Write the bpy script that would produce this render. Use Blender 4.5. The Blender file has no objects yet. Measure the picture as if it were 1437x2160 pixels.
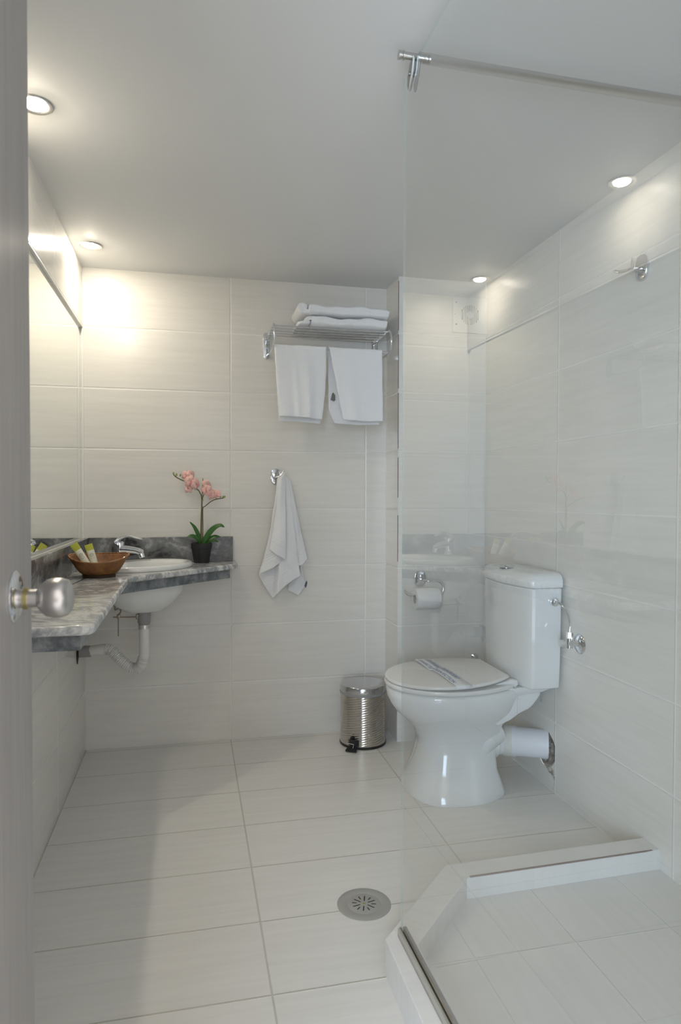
import bpy, bmesh, math, random
from mathutils import Vector, Matrix, noise
random.seed(4)
PI = math.pi
sc = bpy.context.scene
COL = sc.collection

# ---------------------------------------------------------------- camera
YAW, PITCH, ROLL = 0.2191, -0.0211, 0.0023
F = Vector((math.sin(YAW)*math.cos(PITCH), math.cos(YAW)*math.cos(PITCH), math.sin(PITCH)))
R = Vector((math.cos(YAW), -math.sin(YAW), 0)); U = R.cross(F)
R2 = R*math.cos(ROLL)+U*math.sin(ROLL); U2 = -R*math.sin(ROLL)+U*math.cos(ROLL)
cam = bpy.data.objects.new('camera', bpy.data.cameras.new('camera')); COL.objects.link(cam)
cam.matrix_world = Matrix(((R2.x, U2.x, -F.x, .4577), (R2.y, U2.y, -F.y, -3.0847), (R2.z, U2.z, -F.z, 1.1079), (0, 0, 0, 1)))
cam.data.sensor_fit = 'VERTICAL'; cam.data.sensor_height = 36
cam.data.lens = 1413.2/2160*36
cam.data.clip_start = .02
cam.data.dof.use_dof = True; cam.data.dof.focus_distance = 2.6; cam.data.dof.aperture_fstop = 6.3
sc.camera = cam
sc.view_settings.view_transform = 'Standard'; sc.view_settings.look = 'None'
sc.view_settings.exposure = 0.0; sc.view_settings.gamma = 1; sc.view_settings.use_curve_mapping = False

# ---------------------------------------------------------------- light from outside: painted world glow and the balcony window of the bedroom behind the camera
LENS_E, WIN_W, WORLD_E = 420.0, 148.0, 1.8
w = bpy.data.worlds.new('daylight'); sc.world = w; w.use_nodes = True
# bedroom glow painted into the world: dimmed straight behind for darker chrome reflections
_t = w.node_tree; _tc = _t.nodes.new('ShaderNodeTexCoord'); _dp = _t.nodes.new('ShaderNodeVectorMath'); _dp.operation = 'DOT_PRODUCT'
_dp.inputs[1].default_value = (.05, -.995, -.09); _cr = _t.nodes.new('ShaderNodeValToRGB')
_t.links.new(_tc.outputs['Generated'], _dp.inputs[0]); _t.links.new(_dp.outputs['Value'], _cr.inputs[0]); _t.links.new(_cr.outputs[0], _t.nodes['Background'].inputs[0])
_e = _cr.color_ramp.elements; _e[0].position = .955; _e[0].color = (1.0, .945, .90, 1); _e[1].position = .995; _e[1].color = (.33, .32, .31, 1)
w.node_tree.nodes['Background'].inputs[1].default_value = WORLD_E
ld = bpy.data.lights.new('bedroom_window_light', 'AREA'); ld.shape = 'RECTANGLE'; ld.size = 1.3; ld.size_y = 1.9
ld.energy = WIN_W; ld.color = (.62, .79, 1.0)
lo = bpy.data.objects.new('bedroom_window_light', ld); COL.objects.link(lo)
lo.location = (-.80, -5.3, 1.25); lo.rotation_euler = (Vector((.42, 1, -.03))).to_track_quat('-Z', 'Y').to_euler()

# ---------------------------------------------------------------- materials
def mat(name, color=(.8, .8, .8), rough=.5, metal=0, **kw):
    m = bpy.data.materials.new(name); m.use_nodes = True
    b = m.node_tree.nodes['Principled BSDF']
    b.inputs['Base Color'].default_value = (*color, 1); b.inputs['Roughness'].default_value = rough; b.inputs['Metallic'].default_value = metal
    for k, v in kw.items(): b.inputs[k.replace('_', ' ')].default_value = v
    return m
def nd(m, t, **kw):
    n = m.node_tree.nodes.new(t)
    for k, v in kw.items():
        if k in n.inputs.keys(): n.inputs[k].default_value = v
        else: setattr(n, k, v)
    return n
def lk(m, a, b): m.node_tree.links.new(a, b)
def bsdf(m): return m.node_tree.nodes['Principled BSDF']
def ramp(m, stops):
    r = nd(m, 'ShaderNodeValToRGB'); e = r.color_ramp.elements
    while len(e) < len(stops): e.new(.5)
    for el, (p, c) in zip(e, stops): el.position = p; el.color = (*c, 1)
    return r
def bump_noise(m, scale=200, strength=.2, dist=.001, mapscale=(1, 1, 1), detail=3):
    tc = nd(m, 'ShaderNodeTexCoord'); mp = nd(m, 'ShaderNodeMapping'); mp.inputs['Scale'].default_value = mapscale
    n = nd(m, 'ShaderNodeTexNoise', Scale=scale, Detail=detail); b = nd(m, 'ShaderNodeBump', Strength=strength, Distance=dist)
    lk(m, tc.outputs['Object'], mp.inputs[0]); lk(m, mp.outputs[0], n.inputs[0]); lk(m, n.outputs['Fac'], b.inputs['Height']); lk(m, b.outputs[0], bsdf(m).inputs['Normal'])
    return m

def tile_mat(name, c1, c2, groutc, tw, th, rough, ox=0, oy=0, grout=.0032):
    m = mat(name, c1, rough)
    uv = nd(m, 'ShaderNodeUVMap'); mp = nd(m, 'ShaderNodeMapping'); mp.inputs['Location'].default_value = (-ox, -oy, 0)
    lk(m, uv.outputs[0], mp.inputs[0])
    def brick(mortar, smooth):
        b = nd(m, 'ShaderNodeTexBrick', offset=0.0, offset_frequency=1, squash=1.0)
        b.inputs['Scale'].default_value = 1; b.inputs['Mortar Size'].default_value = mortar; b.inputs['Mortar Smooth'].default_value = smooth
        b.inputs['Brick Width'].default_value = tw; b.inputs['Row Height'].default_value = th
        b.inputs['Color1'].default_value = (0, 0, 0, 1); b.inputs['Color2'].default_value = (1, 1, 1, 1)
        lk(m, mp.outputs[0], b.inputs[0]); return b
    b = brick(grout, .1); bb = brick(grout*1.7, 1.0)
    # woven horizontal streaks of the glaze, long along u
    mp2 = nd(m, 'ShaderNodeMapping'); mp2.inputs['Scale'].default_value = ((3.0, 48, 1) if tw > th else (48, 3.0, 1)); lk(m, uv.outputs[0], mp2.inputs[0])
    wv = nd(m, 'ShaderNodeVectorMath', operation='ADD'); cm = nd(m, 'ShaderNodeVectorMath', operation='MULTIPLY'); cm.inputs[1].default_value = (7, 5, 3)
    lk(m, b.outputs['Color'], cm.inputs[0]); lk(m, mp2.outputs[0], wv.inputs[0]); lk(m, cm.outputs[0], wv.inputs[1])
    n = nd(m, 'ShaderNodeTexNoise', Scale=1.0, Detail=5.0, Roughness=.6, Distortion=.5); lk(m, wv.outputs[0], n.inputs[0])
    r = ramp(m, [(.32, c2), (.62, c1)]); lk(m, n.outputs['Fac'], r.inputs[0])
    mx = nd(m, 'ShaderNodeMix', data_type='RGBA'); lk(m, b.outputs['Fac'], mx.inputs['Factor'])
    lk(m, r.outputs[0], mx.inputs['A']); mx.inputs['B'].default_value = (*groutc, 1); lk(m, mx.outputs['Result'], bsdf(m).inputs['Base Color'])
    inv = nd(m, 'ShaderNodeMath', operation='SUBTRACT'); inv.inputs[0].default_value = 1; lk(m, bb.outputs['Fac'], inv.inputs[1])
    ad = nd(m, 'ShaderNodeMath', operation='MULTIPLY_ADD'); ad.inputs[1].default_value = .035; lk(m, n.outputs['Fac'], ad.inputs[0]); lk(m, inv.outputs[0], ad.inputs[2])
    bp = nd(m, 'ShaderNodeBump', Strength=.45, Distance=.003); lk(m, ad.outputs[0], bp.inputs['Height']); lk(m, bp.outputs[0], bsdf(m).inputs['Normal'])
    rr = nd(m, 'ShaderNodeMath', operation='MULTIPLY_ADD'); rr.inputs[1].default_value = .4; rr.inputs[2].default_value = rough; lk(m, b.outputs['Fac'], rr.inputs[0]); lk(m, rr.outputs[0], bsdf(m).inputs['Roughness'])
    return m
WC1, WC2, GR = (.80, .78, .73), (.755, .735, .685), (.83, .815, .78)
M_WALL = tile_mat('wall_tile', WC1, WC2, GR, .6325, .264, .20)
M_WALLR = tile_mat('wall_tile_right', WC1, WC2, GR, .6325, .264, .20, ox=-.191)
M_WALLL = tile_mat('wall_tile_left', WC1, WC2, (.80, .785, .745), .6325, .264, .20, ox=-.604, grout=.0018)
M_FLOOR = tile_mat('floor_tile', (.79, .775, .735), (.745, .73, .69), (.60, .58, .51), .625, .264, .30, ox=.631, oy=-.035, grout=.0023)
M_SHFLOOR = tile_mat('shower_floor_tile', (.77, .76, .73), (.73, .72, .69), (.735, .725, .695), .264, .633, .32, ox=1.105, oy=-1.64, grout=.0015)
M_PLAIN = tile_mat('kerb_tile', (.79, .775, .74), (.75, .735, .70), (.79, .77, .73), 9, 9, .28, ox=4, oy=4)
M_CEIL = bump_noise(mat('ceiling_paint', (.80, .80, .79), .6), 60, .05, .001)
M_FRONT = mat('painted_plaster', (.75, .74, .72), .7)
M_GAP = mat('dark_open_joint', (.16, .14, .12), .8)
M_CHROME = mat('chrome', (.80, .81, .83), .07, 1)
M_STEEL = mat('satin_steel', (.60, .59, .57), .28, 1)
M_ALU = mat('aluminium', (.62, .61, .58), .35, 1)
M_BRUSH = mat('satin_nickel', (.60, .58, .57), .33, 1)
M_BRASS = mat('brass', (.50, .44, .20), .35, 1)
M_BLACK = mat('black_rubber', (.012, .012, .013), .4)
M_POT = mat('black_plastic', (.014, .014, .015), .45)
M_CERAM = mat('white_glazed_ceramic', (.80, .81, .80), .07, Coat_Weight=.4, Coat_Roughness=.03)
M_SEAT = mat('white_seat_plastic', (.80, .79, .765), .14)
M_PVC = mat('white_plastic_pipe', (.80, .81, .84), .35)
M_PVCW = mat('off_white_plastic', (.76, .75, .72), .4)
M_GREYP = mat('grey_plastic', (.30, .295, .29), .45)
M_DKMET = mat('tarnished_metal', (.28, .24, .19), .4, .8)
M_PAPER = bump_noise(mat('paper', (.82, .82, .81), .9), 120, .25, .001)
M_CARD = mat('cardboard_core', (.45, .42, .38), .9)
M_BAND = mat('paper_band', (.84, .85, .88), .7)
M_INK = mat('blue_ink', (.06, .15, .36), .6)
M_FAN = mat('fan_plastic', (.80, .79, .75), .35)
M_DARK = mat('painted_void_shade', (.05, .05, .045), .8)
M_MIRROR = mat('mirror_silver', (.90, .92, .89), .0, 1)
M_LABEL = mat('woven_label', (.08, .09, .13), .8)
M_TAG = mat('grey_care_label', (.16, .16, .15), .6)

# towels
M_TOWEL = mat('white_terry', (.84, .845, .85), .95, Sheen_Weight=.3)
bump_noise(M_TOWEL, 260, .8, .002, detail=2)
# rough plaster rubble round the soil pipe
M_RUB = mat('broken_plaster', (.3, .25, .2), .95)
def _rub(m):
    tc = nd(m, 'ShaderNodeTexCoord'); n = nd(m, 'ShaderNodeTexVoronoi', Scale=70.0); r = ramp(m, [(0, (.07, .045, .03)), (.45, (.36, .31, .25)), (.8, (.62, .60, .57))])
    lk(m, tc.outputs['Object'], n.inputs[0]); lk(m, n.outputs['Color'], r.inputs[0]); lk(m, r.outputs[0], bsdf(m).inputs['Base Color'])
_rub(M_RUB)
# door laminate, fine vertical grain
M_DOOR = mat('grey_wood_laminate', (.42, .40, .385), .5)
def _door(m):
    tc = nd(m, 'ShaderNodeTexCoord'); mp = nd(m, 'ShaderNodeMapping'); mp.inputs['Scale'].default_value = (60, 60, 3)
    n = nd(m, 'ShaderNodeTexNoise', Scale=1.4, Detail=6.0); r = ramp(m, [(.3, (.40, .375, .365)), (.7, (.47, .445, .43))])
    b = nd(m, 'ShaderNodeBump', Strength=.15, Distance=.001)
    lk(m, tc.outputs['Object'], mp.inputs[0]); lk(m, mp.outputs[0], n.inputs[0]); lk(m, n.outputs['Fac'], r.inputs[0]); lk(m, r.outputs[0], bsdf(m).inputs['Base Color'])
    lk(m, n.outputs['Fac'], b.inputs['Height']); lk(m, b.outputs[0], bsdf(m).inputs['Normal'])
_door(M_DOOR)
def marble(name, stops, scale, dist, stretch=(1, 1, 1), rough=.12, rot=(0, 0, .5)):
    m = mat(name, (.4, .4, .4), rough)
    tc = nd(m, 'ShaderNodeTexCoord'); mp = nd(m, 'ShaderNodeMapping'); mp.inputs['Scale'].default_value = stretch; mp.inputs['Rotation'].default_value = rot
    n = nd(m, 'ShaderNodeTexNoise', Scale=scale, Detail=8.0, Roughness=.62, Distortion=dist)
    n2 = nd(m, 'ShaderNodeTexNoise', Scale=scale*9, Detail=4.0, Roughness=.6)
    lk(m, tc.outputs['Object'], mp.inputs[0]); lk(m, mp.outputs[0], n.inputs[0]); lk(m, mp.outputs[0], n2.inputs[0])
    mt = nd(m, 'ShaderNodeMath', operation='MULTIPLY_ADD'); mt.inputs[1].default_value = .22; lk(m, n2.outputs['Fac'], mt.inputs[0])
    sb = nd(m, 'ShaderNodeMath', operation='SUBTRACT'); sb.inputs[1].default_value = .11; lk(m, n.outputs['Fac'], sb.inputs[0]); lk(m, sb.outputs[0], mt.inputs[2])
    r = ramp(m, stops); lk(m, mt.outputs[0], r.inputs[0]); lk(m, r.outputs[0], bsdf(m).inputs['Base Color'])
    return m
M_MARB = marble('polished_marble_top', [(.30, (.16, .16, .17)), (.40, (.42, .42, .42)), (.46, (.74, .74, .71)), (.52, (.40, .41, .42)), (.56, (.30, .31, .33)), (.62, (.76, .76, .73))], 3.0, 2.0, (1.0, 1.5, 1))
M_MARBG = marble('grey_marble_upstand', [(.36, (.03, .03, .035)), (.44, (.13, .135, .14)), (.56, (.20, .205, .21)), (.66, (.42, .43, .43))], 6, 1.2, (1, 1, 1.4), .22)
M_MARBA = marble('grey_marble_apron', [(.34, (.10, .11, .12)), (.5, (.19, .205, .22)), (.66, (.34, .35, .36))], 22, .6, (1, 1, 1), .35)
# thin clear glass: straight transmission plus Fresnel reflection on the outward faces
M_GLASS = bpy.data.materials.new('clear_safety_glass'); M_GLASS.use_nodes = True
def _glass(m, tint):
    nt = m.node_tree; nt.nodes.clear()
    out = nd(m, 'ShaderNodeOutputMaterial'); tr = nd(m, 'ShaderNodeBsdfTransparent'); tr.inputs[0].default_value = (*tint, 1)
    gl = nd(m, 'ShaderNodeBsdfGlossy'); gl.inputs['Roughness'].default_value = 0; gl.inputs['Color'].default_value = (.99, .99, .98, 1)
    fr = nd(m, 'ShaderNodeFresnel', IOR=1.52); geo = nd(m, 'ShaderNodeNewGeometry')
    # two surfaces of a pane: 2R/(1+R)
    a = nd(m, 'ShaderNodeMath', operation='MULTIPLY'); a.inputs[1].default_value = 2; b = nd(m, 'ShaderNodeMath', operation='ADD'); b.inputs[1].default_value = 1
    d = nd(m, 'ShaderNodeMath', operation='DIVIDE'); lk(m, fr.outputs[0], a.inputs[0]); lk(m, fr.outputs[0], b.inputs[0]); lk(m, a.outputs[0], d.inputs[0]); lk(m, b.outputs[0], d.inputs[1])
    i = nd(m, 'ShaderNodeMath', operation='SUBTRACT'); i.inputs[0].default_value = 1; lk(m, geo.outputs['Backfacing'], i.inputs[1])
    f = nd(m, 'ShaderNodeMath', operation='MULTIPLY'); lk(m, d.outputs[0], f.inputs[0]); lk(m, i.outputs[0], f.inputs[1])
    mx = nd(m, 'ShaderNodeMixShader'); lk(m, f.outputs[0], mx.inputs[0]); lk(m, tr.outputs[0], mx.inputs[1]); lk(m, gl.outputs[0], mx.inputs[2]); lk(m, mx.outputs[0], out.inputs[0])
_glass(M_GLASS, (.965, .975, .975))
M_GEDGE = mat('green_glass_edge', (.55, .66, .63), .1)
def _edge(m):
    tr = nd(m, 'ShaderNodeBsdfTransparent'); tr.inputs[0].default_value = (.90, .96, .94, 1); mx = nd(m, 'ShaderNodeMixShader'); mx.inputs[0].default_value = .14
    lk(m, tr.outputs[0], mx.inputs[1]); lk(m, bsdf(m).outputs[0], mx.inputs[2]); lk(m, mx.outputs[0], m.node_tree.nodes['Material Output'].inputs[0])
_edge(M_GEDGE)
M_LENS = bpy.data.materials.new('lit_lamp_lens'); M_LENS.use_nodes = True
bsdf(M_LENS).inputs['Emission Color'].default_value = (1, .90, .74, 1); bsdf(M_LENS).inputs['Emission Strength'].default_value = LENS_E
# wicker
M_WICK = mat('glossy_wicker', (.30, .12, .035), .28, Coat_Weight=.3)
def _wick(m):
    tc = nd(m, 'ShaderNodeTexCoord'); n = nd(m, 'ShaderNodeTexNoise', Scale=35.0, Detail=2.0); r = ramp(m, [(.3, (.20, .075, .02)), (.7, (.36, .16, .045))])
    lk(m, tc.outputs['Object'], n.inputs[0]); lk(m, n.outputs['Fac'], r.inputs[0]); lk(m, r.outputs[0], bsdf(m).inputs['Base Color'])
_wick(M_WICK)
M_LEAF = mat('orchid_leaf', (.035, .13, .02), .35)
M_STEM = mat('orchid_stem', (.12, .10, .04), .5)
M_STAKE = mat('bamboo_stake', (.42, .33, .17), .6)
M_BUD = mat('green_bud', (.30, .36, .12), .5)
M_PETAL = mat('pink_petal', (.87, .54, .48), .7)
M_LIP = mat('blossom_lip', (.80, .28, .36), .5)
M_TUBE = mat('cream_tube', (.78, .80, .66), .3)
M_TUBEG = mat('lime_green_tube_band', (.48, .50, .04), .3)

# ---------------------------------------------------------------- building helpers
ORG = {}
class MB:
    def __init__(s): s.bm = bmesh.new(); s.uv = s.bm.loops.layers.uv.new('UVMap')
    def faces_uv(s, fs, f):
        for fc in fs:
            for l in fc.loops: l[s.uv].uv = f(l.vert.co)
    def box(s, a, b, bev=0, seg=2, rot=None):
        a, b = Vector(a), Vector(b); c = (a+b)/2; d = b-a
        r = bmesh.ops.create_cube(s.bm, size=1); vs = r['verts']
        for v in vs: v.co = Vector((v.co.x*d.x, v.co.y*d.y, v.co.z*d.z))
        if bev:
            es = list({e for v in vs for e in v.link_edges})
            q = bmesh.ops.bevel(s.bm, geom=es, offset=bev, segments=seg, affect='EDGES', profile=.5)
            vs = list({v for f in q['faces'] for v in f.verts} | {v for v in vs if v.is_valid})
        for v in vs:
            if rot: v.co = rot @ v.co
            v.co += c
        return s
    def loft(s, loops, cap=True, closed=True, capstart=None):
        rows = [[s.bm.verts.new(Vector(p)) for p in lp] for lp in loops]; n = len(rows[0])
        for a, b in zip(rows, rows[1:]):
            for i in range(n if closed else n-1):
                j = (i+1) % n
                try: s.bm.faces.new((a[i], a[j], b[j], b[i]))
                except ValueError: pass
        if cap and closed:
            s.bm.faces.new(rows[-1])
            s.bm.faces.new(list(reversed(rows[0])))
        return s
    def tube(s, path, r, seg=12, cap=True):
        path = [Vector(p) for p in path]; n = len(path)
        rs = r if isinstance(r, (list, tuple)) else [r]*n
        loops = []; prev = None
        for i, p in enumerate(path):
            t = (path[min(i+1, n-1)]-path[max(i-1, 0)]).normalized()
            if prev is None:
                a = Vector((0, 0, 1)) if abs(t.z) < .9 else Vector((1, 0, 0)); x = t.cross(a).normalized()
            else: x = (prev - t*prev.dot(t)).normalized()
            prev = x; y = t.cross(x)
            loops.append([p + x*rs[i]*math.cos(2*PI*k/seg) + y*rs[i]*math.sin(2*PI*k/seg) for k in range(seg)])
        return s.loft(loops, cap)
    def cyl(s, a, b, r, r2=None, seg=32): return s.tube([a, b], [r, r if r2 is None else r2], seg)
    def lathe(s, prof, c=(0, 0, 0), ax=(0, 0, 1), seg=48, sx=1, sy=1, cap=True):
        ax = Vector(ax).normalized(); a = Vector((1, 0, 0)) if abs(ax.z) > .9 else Vector((0, 0, 1))
        x = (a-ax*a.dot(ax)).normalized(); y = ax.cross(x); c = Vector(c)
        return s.loft([[c+ax*h+x*max(r, 1e-5)*sx*math.cos(2*PI*k/seg)+y*max(r, 1e-5)*sy*math.sin(2*PI*k/seg) for k in range(seg)] for r, h in prof], cap)
    def ball(s, c, r, sc=(1, 1, 1), seg=16, rot=None):
        q = bmesh.ops.create_uvsphere(s.bm, u_segments=seg, v_segments=seg//2+2, radius=r)
        for v in q['verts']:
            v.co = Vector((v.co.x*sc[0], v.co.y*sc[1], v.co.z*sc[2]))
            if rot: v.co = rot @ v.co
            v.co += Vector(c)
        return s
    def prism(s, pts, axis, a, b, bev=0):
        """outline pts (2D) extruded along axis from a to b"""
        def P(p, t): return {'x': (t, p[0], p[1]), 'y': (p[0], t, p[1]), 'z': (p[0], p[1], t)}[axis]
        l1 = [s.bm.verts.new(P(p, a)) for p in pts]; l2 = [s.bm.verts.new(P(p, b)) for p in pts]; n = len(pts)
        fs = [s.bm.faces.new(l1), s.bm.faces.new(list(reversed(l2)))]
        for i in range(n): fs.append(s.bm.faces.new((l1[i], l2[i], l2[(i+1) % n], l1[(i+1) % n])))
        if bev:
            es = list({e for f in fs[:2] for e in f.edges})
            bmesh.ops.bevel(s.bm, geom=es, offset=bev, segments=3, affect='EDGES', profile=.5)
        return s
    def grid(s, rows):
        return s.loft(rows, cap=False, closed=False)
    def build(s, name, m, parent=None, base=None, smooth=40, mods=(), flip=False, kind=None, label=None, cat=None, group=None):
        bm = s.bm
        bmesh.ops.recalc_face_normals(bm, faces=bm.faces)
        if flip: bmesh.ops.reverse_faces(bm, faces=bm.faces)
        me = bpy.data.meshes.new(name)
        if parent: o0 = ORG[parent.name]
        elif base is not None: o0 = Vector(base)
        else:
            vs = [v.co for v in bm.verts]; o0 = Vector((sum(v.x for v in vs)/len(vs), sum(v.y for v in vs)/len(vs), min(v.z for v in vs)))
        for v in bm.verts: v.co -= o0
        bm.to_mesh(me); bm.free()
        for mm in (m if isinstance(m, (list, tuple)) else [m]): me.materials.append(mm)
        if smooth:
            me.polygons.foreach_set('use_smooth', [True]*len(me.polygons))
            me.set_sharp_from_angle(angle=math.radians(smooth))
        o = bpy.data.objects.new(name, me); COL.objects.link(o); ORG[o.name] = o0
        if parent: o.parent = parent
        else: o.location = o0
        for t, kw in mods:
            md = o.modifiers.new(t.lower(), t)
            for k, v in kw.items(): setattr(md, k, v)
        tag(o, label, cat, group, kind)
        return o
def tag(o, label=None, cat=None, group=None, kind=None):
    for k, v in (('label', label), ('category', cat), ('group', group), ('kind', kind)):
        if v: o[k] = v
def thing(name, base, label, cat, group=None):
    o = bpy.data.objects.new(name, None); COL.objects.link(o); o.location = base; o.empty_display_size = .05
    ORG[o.name] = Vector(base); tag(o, label, cat, group); return o
def smoothpath(pts, n=6):
    pts = [Vector(p) for p in pts]; P = [pts[0]*2-pts[1]]+pts+[pts[-1]*2-pts[-2]]; out = []
    for i in range(1, len(P)-2):
        for k in range(n):
            t = k/n; a, b, c, d = P[i-1:i+3]
            out.append(.5*((2*b)+(c-a)*t+(2*a-5*b+4*c-d)*t*t+(3*b-a-3*c+d)*t**3))
    return out+[pts[-1]]
def sup(cx, cy, a, b, n, z, seg=48, rot=0):
    out = []
    for k in range(seg):
        t = 2*PI*k/seg; c, s_ = math.cos(t), math.sin(t)
        x = a*math.copysign(abs(c)**(2/n), c); y = b*math.copysign(abs(s_)**(2/n), s_)
        out.append((cx+x*math.cos(rot)-y*math.sin(rot), cy+x*math.sin(rot)+y*math.cos(rot), z))
    return out
H = 2.1; XR = 1.789; XJ = 1.3673; YJ = -.191; YF = -2.85

# ================================================================ SETTING
# back wall (main face), the side of the pier and the wall behind the toilet
mb = MB()
def quad(mb, pts, f):
    vs = [mb.bm.verts.new(p) for p in pts]; fc = mb.bm.faces.new(vs)
    for l in fc.loops: l[mb.uv].uv = f(l.vert.co)
    return fc
quad(mb, [(-.014, 0, 0), (XJ, 0, 0), (XJ, 0, H), (-.014, 0, H)], lambda c: (c.x, c.z))
quad(mb, [(-.014, .06, 0), (-.014, .06, H), (XJ+.05, .06, H), (XJ+.05, .06, 0)], lambda c: (c.x, c.z))
mb.build('wall_back', M_WALL, kind='structure', smooth=0)
mb = MB()
quad(mb, [(XJ, 0, 0), (XJ, YJ, 0), (XJ, YJ, H), (XJ, 0, H)], lambda c: (.2-c.y, c.z))
quad(mb, [(XJ, YJ, 0), (XR, YJ, 0), (XR, YJ, H), (XJ, YJ, H)], lambda c: (c.x-XR+.6325, c.z))
mb.build('wall_behind_toilet', M_WALL, kind='structure', smooth=0)
# open joint running down the corner of the pier, interrupted at the tile rows
mb = MB()
for k, (a, b) in enumerate(((.82, 1.03), (1.065, 1.10), (1.11, 1.29), (1.33, 1.58), (1.60, 1.84), (1.86, 2.08))):
    if k == 1: continue
    mb.box((XJ-.0012, YJ-.0012, a), (XJ+.0012, YJ+.002, b))
mb.build('trim_1', M_GAP, kind='structure', smooth=0)
# right wall with a ragged opening round the soil pipe
mb = MB(); bm = mb.bm
outer = [(YJ, 0), (YJ, H), (YF, H), (YF, 0)]
random.seed(11)
hole = []
for k in range(26):
    t = 2*PI*k/26
    y = -.752 + .060*math.cos(t)*(1.0 if math.cos(t) > 0 else 1.36); z = .150+.064*math.sin(t)*(1 if math.sin(t) > 0 else 1.08)
    j = random.uniform(-.006, .006); y += j; z += random.uniform(-.006, .006)
    hole.append((max(y, -.8235), z))
hole += []
ev = []
for lp in (outer, hole):
    vs = [bm.verts.new((XR, y, z)) for y, z in lp]
    for i in range(len(vs)): ev.append(bm.edges.new((vs[i], vs[(i+1) % len(vs)])))
bmesh.ops.triangle_fill(bm, use_beauty=True, use_dissolve=False, edges=ev, normal=(-1, 0, 0))
mb.faces_uv(bm.faces, lambda c: (c.y, c.z))
o = mb.build('wall_right', M_WALLR, kind='structure', smooth=0)
mb = MB()
rows = []
for d, sx_ in ((0.001, 1.0), (.02, 1.0), (.035, .8), (.04, .3)):
    rows.append([(XR+d+random.uniform(-.003, .003)*(d > .01), -.752+(y+.752)*sx_, .150+(z-.150)*sx_) for y, z in hole])
mb.loft(rows, cap=False); mb.bm.faces.new([mb.bm.verts.new(p) for p in rows[-1]])
# chips and a long splinter of missing glaze below the opening
mb.prism([(-.775, .094), (-.8235, .080), (-.8235, .030), (-.812, .050), (-.80, .060), (-.765, .082)], 'x', XR-.0006, XR+.004)
mb.prism([(-.735, .092), (-.79, .082), (-.790, .062), (-.77, .070), (-.755, .078)], 'x', XR-.0012, XR+.004)
mb.build('trim_2', M_RUB, kind='structure', smooth=0)
# left wall: tiled above and below, set back behind the mirror
YM = -2.3
mb = MB()
def lq(y0, y1, z0, z1, x=0): quad(mb, [(x, y0, z0), (x, y1, z0), (x, y1, z1), (x, y0, z1)], lambda c: (c.y, c.z))
lq(YF, 0, 0, .93); lq(YF, 0, 1.842, H); lq(YF, YM, .93, 1.842); lq(YM, 0, .93, 1.842, -.014)
quad(mb, [(0, YM, 1.842), (0, 0, 1.842), (-.014, 0, 1.842), (-.014, YM, 1.842)], lambda c: (c.y, c.x+1.9))
quad(mb, [(0, YM, .93), (0, 0, .93), (-.014, 0, .93), (-.014, YM, .93)], lambda c: (c.y, c.x+.9))
quad(mb, [(0, YM, .93), (0, YM, 1.842), (-.014, YM, 1.842), (-.014, YM, .93)], lambda c: (c.x+.1, c.z))
mb.build('wall_left', M_WALLL, kind='structure', smooth=0)
# wall behind the camera with the doorway
mb = MB(); DX0, DX1, DZ = .185, 1.0, 2.04
for a, b in (((-.02, YF-.12, 0), (DX0-.03, YF, H)), ((DX1, YF-.12, 0), (XR+.02, YF, H)), ((DX0-.03, YF-.12, DZ), (DX1, YF, H))): mb.box(a, b)
mb.build('wall_front', M_FRONT, kind='structure', smooth=0)
mb = MB(); quad(mb, [(-.02, .02, H), (XR+.02, .02, H), (XR+.02, YF-.12, H), (-.02, YF-.12, H)], lambda c: (c.x, c.y))
mb.build('ceiling', M_CEIL, kind='structure', smooth=0)
# floor: main tiles, plus the raised shower floor
SH = [(.895, -1.61), (1.147, -1.345), (XR, -1.33)]       # outer kerb line
SI = [(.963, -1.645), (1.180, -1.418), (XR, -1.402)]     # inner kerb line
mb = MB(); quad(mb, [(-.02, .02, 0), (XR+.02, .02, 0), (XR+.02, -4.2, 0), (-.02, -4.2, 0)], lambda c: (c.x, c.y))
pts = [(.963, YF)]+SI+[(XR, YF)]
vs = [mb.bm.verts.new((x, y, .027)) for x, y in pts]; fc = mb.bm.faces.new(vs); fc.material_index = 1
mb.faces_uv([fc], lambda c: (c.x, c.y))
mb.build('floor', [M_FLOOR, M_SHFLOOR], kind='structure', smooth=0)

# door leaf standing open at the left
D = MB(); D.box((.181, YF-.02, .008), (.221, -1.995, 2.02), .0015)
door = D.build('door_1', M_DOOR, kind='structure', base=(.213, YF, 0), label='open grey wood grain door leaf at the left edge')
KZ, KY = .972, -2.098
k = MB().lathe([(.0, .045), (.016, .0445), (.0245, .039), (.0275, .030), (.0278, .022), (.0255, .012), (.019, .004), (.012, -.001), (.0, -.001)][::-1], (.2515, KY, KZ-.003), (1, 0, 0), 48)
kn = k.build('door_knob', M_BRUSH, door)
MB().lathe([(.0, 0), (.0355, 0), (.0355, .002), (.031, .005), (.018, .006), (.0, .006)], (.221, KY, KZ), (1, 0, 0), 48).build('rose', M_CHROME, kn)
MB().cyl((.2340, KY, KZ-.003), (.2395, KY, KZ-.003), .0150).build('brass_collar', M_BRASS, kn, label='brass coloured collar')
MB().cyl((.2265, KY, KZ-.003), (.254, KY, KZ-.003), .0125).build('neck', M_BRUSH, kn)

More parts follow.
